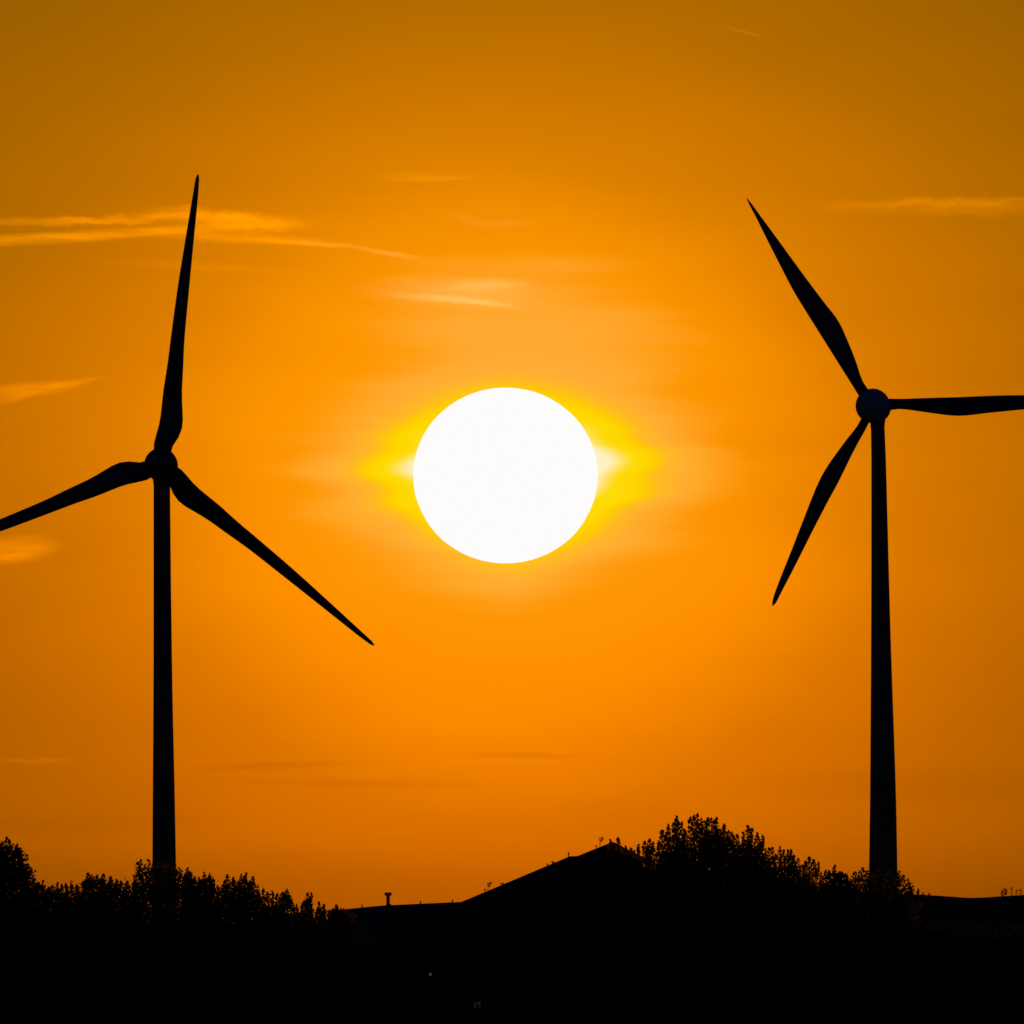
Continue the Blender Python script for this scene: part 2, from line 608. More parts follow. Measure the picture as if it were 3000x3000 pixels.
def turbine(label, D, hub, tower, blades, hub_r, nac_r, nac_px, neck_y, hub_mat='paint'):
    s = K * D
    # tower table rows: y, left x, right x in photo pixels; carried on straight down to the ground
    y0, l0, r0 = tower[-2]
    y1, l1, r1 = tower[-1]
    yg = 1500 + (CAM.z + math.sin(PITCH) * D) / (math.cos(PITCH) * s)
    q = (yg - y1) / (y1 - y0)
    table = tower + [(yg, l1 + (l1 - l0) * q, r1 + (r1 - r0) * q)]
    base = at((table[-1][1] + table[-1][2]) / 2, yg, D)
    base.z = 0
    root = empty('wind_turbine', base)
    tag(root, label, 'wind turbine', 'wind turbines against the sunset')
    mb = MB()
    rings = []
    for i in range(41):
        y = table[0][0] + (yg - table[0][0]) * i / 40
        l, r = interp(table, y)
        p = at((l + r) / 2, y, D)
        rr = (r - l) / 2 * s
        rings.append([p + Vector((math.cos(a), math.sin(a), 0)) * rr for a in (2 * math.pi * k / 40 for k in range(40))])
    mb.rings(rings)
    mb.build('tower', M['paint'], root, True)
    # nacelle egg runs back from the hub over the tower head
    hub_w = at(hub[0], hub[1], D - 3.2)
    nac_w = at(nac_px[0], nac_px[1], D + 1.2)
    axn = (nac_w - hub_w).normalized()
    mb = MB()
    ellipsoid(mb, nac_w, axn, 4.6, nac_r * s, tail=0.7)
    # collar under the nacelle on the tower head
    l, r = tower[0][1:]
    yc = tower[0][0]
    rings = []
    for y, ex in ((neck_y - 22, 1.25), (neck_y - 6, 1.12), (neck_y + 6, 1.04), (neck_y + 16, 1.0)):
        p = at((l + r) / 2, y, D)
        rr = (r - l) / 2 * s * ex
        rings.append([p + Vector((math.cos(a), math.sin(a), 0)) * rr for a in (2 * math.pi * k / 32 for k in range(32))])
    mb.rings(rings)
    mb.build('nacelle', M['paint'], root, True)
    mb = MB()
    ellipsoid(mb, hub_w, axn, hub_r * s * 1.15, hub_r * s)
    mb.build('hub', M[hub_mat], root, True)
    for tip, tab in blades:
        blade(root, hub, D - 3.4, tip, tab)
    return root


P1 = [(30, -24, 24), (50, -27, 27), (65, -28, 30), (82, -25, 40), (100, -22, 46), (125, -19, 49), (165, -19, 43),
      (215, -20, 35), (290, -18, 29), (370, -18, 22.5), (520, -17, 17), (675, -12, 12), (790, -7.5, 8.5),
      (832, -6, 6), (847, -5, 5), (855, -2, 2)]
P2 = [(30, -19, 17), (55, -20, 13), (84, -20, 13), (130, -21, 24), (193, -22, 35), (266, -23, 43), (330, -24, 36),
      (409, -24, 28), (500, -18, 20), (579, -12, 13.5), (650, -6, 7), (690, -3.5, 4), (711, -1.0, 1.0)]
P2R = [(30, -20, 17), (55, -20, 13), (84, -19, 11), (150, -20, 21), (249, -21, 34), (340, -23, 27), (443, -23, 19),
       (520, -18, 15), (590, -11, 10), (660, -5, 5), (690, -1, 1)]
P3 = [(30, -12, 14), (75, -12, 14.6), (115, -10, 23), (160, -9.2, 31), (213, -10, 39), (256, -10, 42), (310, -8, 39.5),
      (360, -7.3, 35), (420, -6.7, 29.4), (480, -6.8, 23.7), (546, -6.5, 18.2), (606, -5.6, 12.5), (640, -5.6, 7.5),
      (650, -4.5, 4), (656, -1, 1)]
turbine('dark wind turbine left of the sun, one blade pointing nearly straight up', 2200, (471, 1361),
        [(1395, 450, 499), (1460, 450, 498.5), (2000, 449.5, 505), (2330, 447.5, 512), (2600, 446, 517)],
        [((580, 511), P1), ((1096, 1891), P1), (at_b := (-305, 1655), P1)], 49, 46, (476, 1364), 1408)
turbine('dark wind turbine right of the sun with bluish round hub facing us', 2600, (2557, 1189),
        [(1235, 2551, 2591), (1330, 2552.5, 2595), (1850, 2552, 2609), (2330, 2549, 2625), (2600, 2545, 2630)],
        [((2188, 581), P2), ((3247, 1176), P2R), ((2263, 1775), P3)], 51, 46, (2565, 1193), 1240, 'white_paint')


# ------------------------------------------------------------------ houses
def slab(name, mat, parent, pts, thick):
    mb = MB()
    n = (pts[1] - pts[0]).cross(pts[-1] - pts[0]).normalized()
    if n.z < 0:
        n = -n
    mb.prism(pts, -n * thick)
    return mb.build(name, mat, parent)


def window(parent, c, w, h, depth_dir, pane_mat, name='window'):
    """Framed window standing proud of a wall; c is the centre on the wall face."""
    o = depth_dir
    mb = MB()
    t = min(0.06, w * 0.12)
    for dx, dz, sw, sh in ((0, h / 2 - t / 2, w, t), (0, -h / 2 + t / 2, w, t),
                           (-w / 2 + t / 2, 0, t, h - 2 * t), (w / 2 - t / 2, 0, t, h - 2 * t)):
        mb.box(c + Vector((dx, 0, dz)) + o * 0.02, sw, 0.05, sh)
    f = mb.build(name, M['frame'], parent)
    mb = MB()
    mb.box(c + o * 0.012, w - 2 * t - 0.002, 0.012, h - 2 * t - 0.002)
    mb.build('pane', pane_mat, f)
    return f


TOW = Vector((0, -1, 0))               # towards the camera
D_H = 450
S_H = K * D_H

# gabled house: the long slope that climbs to the right
apex = at(1795, 2466, D_H)
kink = at(1668, 2509, D_H)
kink2 = at(1690, 2508.5, D_H)
foot = at(1345, 2645, D_H)
eave_l = at(1262, 2672, D_H)
eave_r = at(2200, 2668, D_H)
BACK = Vector((0, 9.0, 0))
house = empty('gable_house', Vector((apex.x, D_H, 0)))
tag(house, 'dark house with a long plain roof slope climbing to its gable peak', 'house')
mb = MB()
wl_, wr_ = eave_l + Vector((0.35, 0.25, -0.12)), eave_r + Vector((-0.35, 0.25, -0.12))
ap_ = Vector((apex.x, wl_.y, apex.z - 0.16))
mb.prism([Vector((wl_.x, wl_.y, -0.2)), Vector((wr_.x, wr_.y, -0.2)), wr_, ap_, wl_], BACK - Vector((0, 0.5, 0)))
mb.build('wall', M['plaster'], house)
slab('roof', M['tile'], house, [kink, kink + BACK, foot + BACK, foot], 0.13)
house_roof = slab('roof', M['tile'], house, [foot, foot + BACK, eave_l + BACK, eave_l], 0.13)
kink3 = kink2 + (kink2 - apex) * 0.45
slab('roof', M['tile'], house, [apex, apex + BACK, kink3 + BACK, kink3], 0.12)
mb = MB()
mb.prism([at(1664, 2509, D_H - 0.02), at(1692, 2507.5, D_H - 0.02), at(1692, 2522, D_H - 0.02), at(1664, 2524, D_H - 0.02)], Vector((0, 0.3, 0)))
mb.build('verge_cap', M['tile'], house)
slab('roof', M['tile'], house, [apex, apex + BACK, eave_r + BACK, eave_r], 0.13)
mb = MB()
pk = at(1666, 2508, D_H)
mb.box(pk + Vector((0, 0.02, 0.015)), 0.028, 0.03, 0.10)
mb.box(pk + Vector((-0.004, 0.02, 0.068)), 0.042, 0.04, 0.03)
mb.build('verge_peg', M['metal'], house)
wy = wl_.y
for px, py, w_, h_ in ((1620, 2790, 0.8, 1.0), (1860, 2790, 0.8, 1.0), (2040, 2900, 0.9, 1.1), (1560, 2960, 0.9, 1.1)):
    p = at(px, py, D_H)
    window(house, Vector((p.x, wy - 0.01, p.z)), w_, h_, TOW, M['glass'])
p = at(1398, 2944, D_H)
dim_glint = window(house, Vector((p.x, wy - 0.01, p.z)), 0.22, 0.20, TOW, M['glint'])  # made-up glowing pane where sky glints through the foliage
dim_glint['label'] = 'small dim lit pane added for a speck of sky between twigs'
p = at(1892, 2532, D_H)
gable_glint = window(house, Vector((p.x, wy - 0.01, p.z)), 0.17, 0.14, TOW, M['glint_warm'])  # made-up glowing pane in place of the warm patch of sky
gable_glint['label'] = 'tiny glowing pane added for sky seen between the treetops'

# low house on the left with the vent pipe
D_L = 452
cot = empty('low_house', Vector((at(1180, 2655, D_L).x, D_L, 0)))
tag(cot, 'low dark house whose ridge carries a capped vent pipe', 'house')
ridge = [at(960, 2670.5, D_L + 3), at(1015, 2665.5, D_L + 3), at(1115, 2655.5, D_L + 2), at(1240, 2649.5, D_L + 1), at(1340, 2645, D_L), at(1420, 2642, D_L - 0.5)]
fall = Vector((0, -3.2, -1.35))
for sgn in (1, -1):
    mb = MB()
    fl = Vector((0, fall.y * sgn, fall.z))
    top = ridge
    low = [p + fl for p in ridge]
    nn = len(top)
    th = Vector((0, 0, -0.12))
    pts_ = top + low + [p + th for p in top] + [p + th for p in low]
    fs = []
    for i in range(nn - 1):
        fs += [(i, i + 1, nn + i + 1, nn + i), (2 * nn + i, 3 * nn + i, 3 * nn + i + 1, 2 * nn + i + 1),
               (nn + i, nn + i + 1, 3 * nn + i + 1, 3 * nn + i), (i, 2 * nn + i, 2 * nn + i + 1, i + 1)]
    fs += [(0, nn, 3 * nn, 2 * nn), (nn - 1, 3 * nn - 1, 4 * nn - 1, 2 * nn - 1)]
    mb.poly(pts_, fs)
    mb.build('roof', M['sheet'], cot)
mb = MB()
mb.tube([p + Vector((0, 0, -0.012)) for p in ridge], [0.03] * len(ridge), 8)
mb.build('ridge_cap', M['sheet'], cot)
zl = min(p.z for p in ridge) + fall.z - 0.14
xl, xr = ridge[0].x + 0.2, ridge[-1].x
yf = ridge[2].y + fall.y + 0.3
mb = MB()
top_ = [Vector((p.x, yf, p.z + fall.z + 0.02)) for p in ridge]
top_[0].x += 0.2
top_[-1].x -= 0.2
mb.prism([Vector((top_[0].x, yf, -0.2))] + top_ + [Vector((top_[-1].x, yf, -0.2))], Vector((0, 5.6, 0)))
mb.build('wall', M['brick'], cot)
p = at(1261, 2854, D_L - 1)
tiny_glint = window(cot, Vector((p.x, yf - 0.01, p.z)), 0.085, 0.085, TOW, M['glint_small'])  # made-up glowing pane in place of a pinprick of sky
tiny_glint['label'] = 'pinprick of light added as a tiny glowing pane'
for px, py in ((1080, 2860), (1010, 2970)):
    p = at(px, py, D_L)
    window(cot, Vector((p.x, yf - 0.01, p.z)), 0.6, 0.7, TOW, M['glass'])
# vent pipe
d_v = D_L + 1.55
sv = K * d_v
mb = MB()
c0 = at(1137, 2664, d_v)
mb.tube([c0 + Vector((0, 0, -0.05)), c0 + Vector((0, 0, 0.10)), c0 + Vector((0, 0, 0.11)), c0 + Vector((0, 0, 0.36))],
        [6.6 * sv, 6.6 * sv, 5.2 * sv, 5.2 * sv], 14)
vent = mb.build('vent_pipe', M['metal'], cot)
mb = MB()
cc = at(1137, 2619.5, d_v)
mb.box(cc, 20 * sv, 18 * sv, 9.5 * sv)
mb.build('vent_cap', M['metal'], vent)
mb = MB()
c1 = at(1143.5, 2655, d_v - 0.02)
mb.tube([c1 + Vector((0, 0, -0.06)), c1 + Vector((0, 0, 0.03)), c1 + Vector((0, 0, 0.055))], [3.4 * sv, 3.2 * sv, 1.2 * sv], 8)
mb.build('flashing', M['metal'], vent)
for px, py in ((1060.5, 2661), (1232, 2650), (1325.5, 2646.5)):
    dd = D_L + 3 - 3 * (px - 1015) / 325
    b0 = at(px, py, dd)
    mb = MB()
    mb.tube([b0 + Vector((0, 0, -0.03)), b0 + Vector((0, 0, 0.03)), b0 + Vector((0, 0, 0.035)), b0 + Vector((0, 0, 0.075)), b0 + Vector((0, 0, 0.085))],
            [0.020, 0.019, 0.014, 0.018, 0.009], 8)
    mb.build('ridge_peg', M['metal'], cot)

# barn with a sagging ridge on the right
D_B = 470
barn = empty('old_barn', Vector((at(2850, 2630, D_B).x, D_B, 0)))
tag(barn, 'dark old barn with a sagging roof ridge beside the right turbine tower', 'barn')
rl = [(2440, 2610), (2560, 2613), (2640, 2618.5), (2700, 2621), (2770, 2625.5), (2840, 2630.5), (2880, 2629.5), (2930, 2626), (3000, 2621.5), (3100, 2617), (3250, 2618)]
ridge_b = [at(x, y, D_B) for x, y in rl]
for sgn in (1, -1):
    mb = MB()
    fl = Vector((0, -4.2 * sgn, -2.1))
    nn = len(ridge_b)
    top, low = ridge_b, [p + fl for p in ridge_b]
    zmin = min(p.z for p in low)
    for p in low:
        p.z = zmin + 0.35 * (p.z - zmin)
    th = Vector((0, 0, -0.15))
    pts_ = top + low + [p + th for p in top] + [p + th for p in low]
    fs = []
    for i in range(nn - 1):
        fs += [(i, i + 1, nn + i + 1, nn + i), (2 * nn + i, 3 * nn + i, 3 * nn + i + 1, 2 * nn + i + 1),
               (nn + i, nn + i + 1, 3 * nn + i + 1, 3 * nn + i), (i, 2 * nn + i, 2 * nn + i + 1, i + 1)]
    fs += [(0, nn, 3 * nn, 2 * nn), (nn - 1, 3 * nn - 1, 4 * nn - 1, 2 * nn - 1)]
    mb.poly(pts_, fs)
    mb.build('roof', M['tile'], barn)
zl = min(p.z for p in ridge_b) - 2.3
mb = MB()
xl, xr = ridge_b[0].x + 0.2, ridge_b[-1].x - 0.2
mb.box(((xl + xr) / 2, D_B, (zl - 0.2) / 2 - 0.0), xr - xl, 7.6, zl + 0.2)
mb.build('wall', M['brick'], barn)


# ------------------------------------------------------------------ trees
def leaf(mb, c, size, rnd, elong=1.0, hang=0.0):
    """Pointed leaf of six corners, folded along its rib."""
    a = Vector((rnd.gauss(0, 1), rnd.gauss(0, 1), rnd.gauss(hang, 1))).normalized()
    b = Vector((rnd.gauss(0, 1), rnd.gauss(0, 1), rnd.gauss(0, 1)))
    b = (b - a * b.dot(a)).normalized()
    n = a.cross(b) * (0.12 * size)
    L, W = size * elong, size * 0.42
    k = len(mb.v)
    for p in (c - a * L * 0.5, c - a * L * 0.18 + b * W + n, c + a * L * 0.2 + b * W * 0.7 + n, c + a * L * 0.55,
              c + a * L * 0.2 - b * W * 0.7 + n, c - a * L * 0.18 - b * W + n):
        mb.v.append((p.x, p.y, p.z))
    mb.f.append((k, k + 1, k + 2, k + 3))
    mb.f.append((k, k + 3, k + 4, k + 5))


def tree(name, label, D, sprigs, body, mat, leaf_px, seed, group, stem_px=None, dens=1.0, cat='tree', depth=0.9, bottom=2760, elong=1.05, plump=1.5, drop=4):
    """sprigs: tip x, tip y, width, height in photo pixels; body: top outline of the dense part."""
    rnd = random.Random(seed)
    s = K * D
    body = [(x, y + drop) for x, y in body]
    xs = [p[0] for p in body]
    xc = stem_px if stem_px is not None else (min(xs) + max(xs)) / 2
    top_y = min(p[1] for p in body)
    base = at(xc, 2900, D)
    root = empty(name, Vector((base.x, base.y, 0)))
    tag(root, label, cat, group)
    lv = MB()
    area = (leaf_px ** 2) * 0.42
    zoff = lambda sd: rnd.gauss(0, sd)

    def top(x):
        for (x0, y0), (x1, y1) in zip(body, body[1:]):
            if x0 <= x <= x1:
                return y0 + (y1 - y0) * (x - x0) / max(1e-6, x1 - x0)
        return body[0][1] if x < xs[0] else body[-1][1]
    # dense part
    width = xs[-1] - xs[0]
    for y0, y1, cov in ((0, 16, 3.0), (16, 45, 6.5), (45, 10000, 8.5)):
        hgt = min(y1, bottom - top_y) - y0
        if hgt <= 0:
            continue
        n = int(width * hgt / area * cov * dens)
        for _ in range(n):
            x = rnd.uniform(xs[0], xs[-1])
            y = top(x) + y0 + rnd.random() * hgt - (rnd.random() ** 3) * 7
            x += rnd.gauss(0, 1) * min(14, width * 0.07)
            if y > bottom:
                continue
            leaf(lv, at(x, y, D + zoff(depth)), leaf_px * s * rnd.uniform(0.7, 1.3), rnd, elong)
    wood = MB()
    stem_top = at(xc, top_y + 14, D)
    mid = at(xc, top_y + 120, D)
    # upright leafy sprigs
    for tx, ty, w_, h_ in sprigs:
        lean = rnd.uniform(-0.06, 0.06) * h_
        dz = zoff(depth * 0.5)
        w_ = w_ * plump
        n = int(w_ * (h_ + drop) / area * 2.9 * dens) + 3
        ph = rnd.uniform(0, 6)
        for _ in range(n):
            f = rnd.random()
            half = w_ * 0.5 * math.sin(min(1.0, 0.12 + f * h_ / max(8.0, w_ * 1.1)) * 1.5708) * (0.86 + 0.2 * math.sin(ph + f * h_ / max(7, w_) * 2.4))
            x = tx + lean * f + rnd.uniform(-1, 1) * half
            y = ty + leaf_px * 0.4 + f * (h_ + drop)
            leaf(lv, at(x, y, D + dz + rnd.uniform(-1, 1) * half * s), leaf_px * s * rnd.uniform(0.6, 1.1), rnd, elong, 0.9)
        bx = xc + (tx - xc) * 0.35
        by = max(ty + h_ + 60, top_y + 110)
        wood.tube([at(bx, by, D), at((bx + tx) / 2 + lean, (by + ty + h_) / 2, D + dz * 0.6), at(tx + lean, ty + h_, D + dz), at(tx, ty + 4, D + dz)],
                  [3.4 * s, 2.2 * s, 1.1 * s, 0.4 * s], 5)
    tr = MB()
    tr.tube([Vector((base.x, base.y, -0.1)), Vector((base.x, base.y, 1.5)), Vector((mid.x, mid.y, mid.z)), stem_top],
            [0.16, 0.12, 0.07, 0.02], 8)
    tr.build('trunk', M['bark'], root, True)
    if sprigs:
        wood.build('limbs', M['bark'], root, True)
    o = lv.build('crown', mat, root, fix=False)
    o['kind'] = 'stuff'
    return root


PG = 'poplars on the right of the gable house'
BG = 'leafy trees under the left turbine'
PO, BR = M['poplar'], M['broadleaf']
tree('poplar_tree', 'small poplar just right of the house gable peak', 445,
     [(1788, 2456, 9, 20), (1810, 2451, 14, 38), (1833, 2476, 15, 30), (1848, 2480, 9, 26), (1858, 2488, 8, 22), (1871, 2470, 8, 42)],
     [(1782, 2486), (1800, 2484), (1822, 2490), (1840, 2508), (1866, 2510), (1882, 2522)], PO, 7.5, 11, PG, 1830, plump=1.55, drop=16)
tree('poplar_tree', 'slim poplar standing behind the tiny glowing pane added on the gable', 444,
     [(1889, 2462, 12, 55), (1903, 2453, 11, 66), (1913, 2463, 12, 45), (1898, 2475, 18, 40)],
     [(1880, 2545), (1888, 2520), (1915, 2518), (1926, 2540)], PO, 7.5, 12, PG, 1904, plump=1.55, drop=16, bottom=2620)
tree('poplar_tree', 'forked poplar left of the tallest treetops', 446,
     [(1930, 2458, 8, 26), (1927, 2480, 12, 40), (1940, 2428, 12, 75), (1958, 2411, 9, 66), (1951, 2436, 12, 50), (1967, 2450, 11, 46)],
     [(1922, 2515), (1935, 2500), (1948, 2470), (1962, 2466), (1972, 2500)], PO, 7.5, 13, PG, 1950, plump=1.55, drop=16)
tree('poplar_tree', 'tall poplar with a lone pointed tip above the others on its left', 443,
     [(1982, 2387, 10, 60), (1975, 2406, 13, 60), (1989, 2403, 9, 60), (1998, 2404, 10, 60), (2006, 2428, 11, 45)],
     [(1966, 2480), (1974, 2462), (1985, 2436), (2003, 2450), (2012, 2462)], PO, 7.5, 14, PG, 1988, plump=1.55, drop=16)
tree('poplar_tree', 'tallest poplar of the grove, its top three close spires', 442,
     [(2023, 2391, 13, 66), (2033, 2384, 9, 66), (2043, 2380, 11, 70), (2054, 2392, 7, 55), (2049, 2410, 14, 50)],
     [(2010, 2462), (2020, 2448), (2030, 2455), (2045, 2466), (2056, 2452), (2064, 2440)], PO, 7.5, 15, PG, 2035, plump=1.55, drop=16)
tree('poplar_tree', 'broad dense poplar right of the tallest spires', 441,
     [(2063, 2400, 9, 60), (2073, 2393, 11, 66), (2083, 2394, 11, 60), (2092, 2397, 10, 60), (2099, 2390, 9, 66), (2121, 2411, 17, 50), (2108, 2425, 14, 40), (2144, 2434, 11, 40), (2134, 2430, 9, 30)],
     [(2055, 2445), (2072, 2425), (2100, 2420), (2120, 2442), (2142, 2452), (2156, 2470)], PO, 7.5, 16, PG, 2098, plump=1.55, drop=16)
tree('poplar_tree', 'poplar with a knobbly double top on the falling side of the grove', 445,
     [(2160, 2441, 11, 45), (2150, 2446, 9, 36), (2177, 2434, 9, 40), (2191, 2415, 13, 60), (2203, 2421, 7, 40), (2219, 2436, 12, 55), (2234, 2442, 8, 30), (2229, 2462, 10, 40)],
     [(2146, 2480), (2158, 2464), (2180, 2452), (2198, 2446), (2214, 2462), (2230, 2486), (2236, 2510)], PO, 7.5, 17, PG, 2192, plump=1.55, drop=16)
tree('poplar_tree', 'short poplar in the dip of the falling treeline', 443,
     [(2243, 2481, 7, 30), (2253, 2479, 11, 46), (2263, 2480, 9, 42), (2272, 2500, 8, 32), (2237, 2498, 9, 30)],
     [(2228, 2530), (2244, 2512), (2262, 2505), (2278, 2530)], PO, 7.5, 18, PG, 2257, plump=1.55, drop=16)
tree('poplar_tree', 'rounded poplar past the dip with a spike on its left', 442,
     [(2285, 2476, 9, 46), (2296, 2487, 10, 40), (2309, 2485, 10, 46), (2318, 2486, 10, 46), (2327, 2503, 12, 40), (2338, 2512, 10, 40)],
     [(2276, 2534), (2286, 2512), (2304, 2506), (2324, 2512), (2342, 2536), (2348, 2560)], PO, 7.5, 19, PG, 2310, plump=1.55, drop=16)
tree('poplar_tree', 'poplar with outward leaning tips at the right end of the grove', 444,
     [(2371, 2506, 10, 50), (2360, 2520, 12, 40), (2352, 2530, 10, 34), (2384, 2514, 11, 36), (2398, 2523, 7, 30), (2390, 2536, 7, 22), (2406, 2553, 9, 28)],
     [(2342, 2556), (2356, 2542), (2372, 2556), (2390, 2568), (2412, 2574), (2425, 2578)], PO, 7.5, 20, PG, 2368, plump=1.55, drop=16)
RB = 'leafy trees beside the right turbine tower'
tree('broadleaf_tree', 'round leafy tree just left of the right turbine tower', 440,
     [(2419, 2546, 10, 26), (2429, 2546, 7, 18), (2446, 2530, 8, 26), (2466, 2552, 14, 18), (2480, 2562, 6, 16)],
     [(2408, 2585), (2420, 2572), (2436, 2554), (2452, 2550), (2470, 2556), (2484, 2576), (2494, 2584)], BR, 7.5, 31, RB, 2445)
tree('broadleaf_tree', 'open leafy tree whose top crosses the right turbine tower', 442,
     [(2504, 2549, 14, 26), (2516, 2551, 12, 26), (2527, 2538, 12, 36), (2492, 2572, 12, 18), (2540, 2546, 14, 30), (2575, 2544, 20, 30), (2605, 2543, 18, 30), (2634, 2549, 12, 40), (2647, 2560, 10, 40), (2660, 2570, 10, 40), (2666, 2579, 8, 40), (2673, 2596, 10, 24), (2690, 2600, 8, 18), (2703, 2611, 8, 10), (2721, 2615, 7, 8)],
     [(2484, 2586), (2500, 2574), (2530, 2560), (2570, 2562), (2620, 2562), (2644, 2580), (2662, 2606), (2676, 2624)], BR, 8, 32, RB, 2580, dens=0.6)
tree('broadleaf_tree', 'big leafy tree cut by the left edge of the view', 438,
     [(6, 2462, 14, 40), (20, 2449, 10, 40), (28, 2456, 9, 40), (50, 2467, 10, 40), (60, 2480, 9, 14), (62, 2512, 12, 40), (80, 2527, 14, 40), (68, 2540, 26, 40), (45, 2480, 20, 40), (58, 2500, 20, 50), (84, 2548, 8, 16)],
     [(-190, 2520), (-120, 2440), (-60, 2420), (-10, 2468), (20, 2474), (48, 2484), (60, 2512), (76, 2540), (80, 2560)], BR, 9, 41, BG, -60, bottom=2700)
tree('broadleaf_tree', 'low leafy tree beside the big tree at the left edge', 441,
     [(100, 2567, 10, 26), (126, 2575, 10, 26), (82, 2584, 10, 20), (112, 2580, 16, 20)],
     [(62, 2606), (78, 2592), (96, 2582), (116, 2584), (130, 2596), (140, 2608)], BR, 9, 42, BG, 100)
tree('broadleaf_tree', 'low bushy tree with scattered leafy tips left of the left turbine tower', 443,
     [(152, 2588, 10, 24), (168, 2583, 9, 22), (180, 2588, 9, 18), (194, 2584, 9, 30), (209, 2578, 9, 34), (225, 2589, 9, 26), (142, 2594, 9, 18)],
     [(128, 2612), (146, 2600), (176, 2600), (196, 2612), (216, 2614), (236, 2600)], BR, 8.5, 43, BG, 180)
tree('broadleaf_tree', 'wide flat topped leafy tree left of the left turbine tower', 440,
     [(246, 2578, 10, 26), (258, 2555, 12, 34), (268, 2560, 12, 26), (284, 2561, 12, 24), (303, 2557, 10, 26), (298, 2568, 16, 16), (324, 2564, 14, 18), (342, 2573, 12, 14), (354, 2576, 8, 12), (372, 2578, 10, 18), (394, 2579, 10, 18)],
     [(226, 2604), (244, 2590), (256, 2572), (290, 2572), (320, 2578), (350, 2584), (380, 2592), (404, 2596)], BR, 8.5, 44, BG, 300)
tree('broadleaf_tree', 'open leafy tree whose top crosses the left turbine tower', 442,
     [(412, 2514, 12, 46), (402, 2524, 10, 26), (435, 2513, 9, 40), (424, 2530, 12, 30), (398, 2562, 12, 24), (447, 2525, 14, 40), (470, 2517, 18, 40), (492, 2520, 18, 40), (508, 2522, 14, 40), (524, 2537, 12, 40), (530, 2556, 12, 30)],
     [(394, 2596), (402, 2556), (416, 2540), (440, 2536), (480, 2532), (510, 2538), (528, 2562), (540, 2572)], BR, 8, 45, BG, 465, dens=0.6)
tree('broadleaf_tree', 'small cone shaped tree just right of the left turbine tower', 443,
     [(550, 2540, 8, 34), (543, 2556, 10, 28), (558, 2552, 9, 30), (571, 2565, 8, 24)],
     [(532, 2586), (542, 2562), (552, 2550), (562, 2560), (576, 2588)], BR, 7.5, 46, BG, 552)
tree('broadleaf_tree', 'dome shaped leafy tree right of the cone shaped one', 441,
     [(583, 2564, 10, 30), (599, 2552, 10, 34), (614, 2556, 12, 34), (624, 2572, 8, 30), (590, 2574, 12, 24), (638, 2594, 8, 18)],
     [(570, 2596), (582, 2578), (598, 2574), (616, 2562), (628, 2584), (634, 2606), (648, 2612)], BR, 7.5, 47, BG, 605)
tree('broadleaf_tree', 'twin topped leafy tree with tufts on thin twigs', 439,
     [(666, 2559, 11, 38), (684, 2566, 8, 30), (707, 2558, 7, 16), (721, 2554, 7, 18), (716, 2562, 18, 20), (741, 2564, 10, 24), (733, 2578, 14, 22), (656, 2580, 10, 26), (700, 2575, 9, 22)],
     [(646, 2612), (656, 2594), (668, 2580), (690, 2584), (716, 2576), (738, 2582), (750, 2592), (756, 2612)], BR, 8, 48, BG, 700)
tree('broadleaf_tree', 'leafy tree with a branch reaching up to its right', 442,
     [(772, 2602, 8, 24), (784, 2611, 10, 20), (797, 2607, 8, 24), (812, 2614, 8, 14), (828, 2612, 16, 34), (840, 2603, 11, 44), (849, 2619, 12, 26), (838, 2622, 22, 34), (760, 2618, 9, 18)],
     [(748, 2622), (764, 2628), (790, 2634), (812, 2636), (826, 2628), (840, 2644), (842, 2664)], BR, 8, 49, BG, 800)
tree('broadleaf_tree', 'tiny bush top between the reaching branch and the narrow tree', 444,
     [(858, 2643, 6, 18), (869, 2647, 6, 14), (852, 2652, 10, 12)],
     [(838, 2672), (852, 2662), (864, 2654), (878, 2664), (884, 2676)], BR, 7, 50, BG, 862)
tree('broadleaf_tree', 'narrow upright tree with two small tips', 443,
     [(901, 2614, 7, 20), (912, 2612, 5, 18), (893, 2634, 12, 20), (908, 2626, 12, 30), (886, 2644, 8, 10)],
     [(880, 2664), (886, 2648), (892, 2636), (912, 2632), (916, 2656), (922, 2676)], BR, 7.5, 51, BG, 903)
tree('broadleaf_tree', 'small notched tree between the narrow tree and the low house', 441,
     [(935, 2639, 9, 24), (948, 2643, 8, 24), (930, 2656, 7, 14)],
     [(924, 2676), (930, 2660), (940, 2656), (952, 2652), (956, 2676)], BR, 7.5, 52, BG, 941)
tree('broadleaf_tree', 'lowest bush with a spiky tip at the low house ridge', 443,
     [(985, 2647, 9, 20), (999, 2654, 4, 14), (1007, 2659, 4, 8), (975, 2660, 9, 12)],
     [(952, 2676), (966, 2666), (984, 2658), (1000, 2664), (1020, 2668), (1034, 2676)], BR, 7, 53, BG, 985)


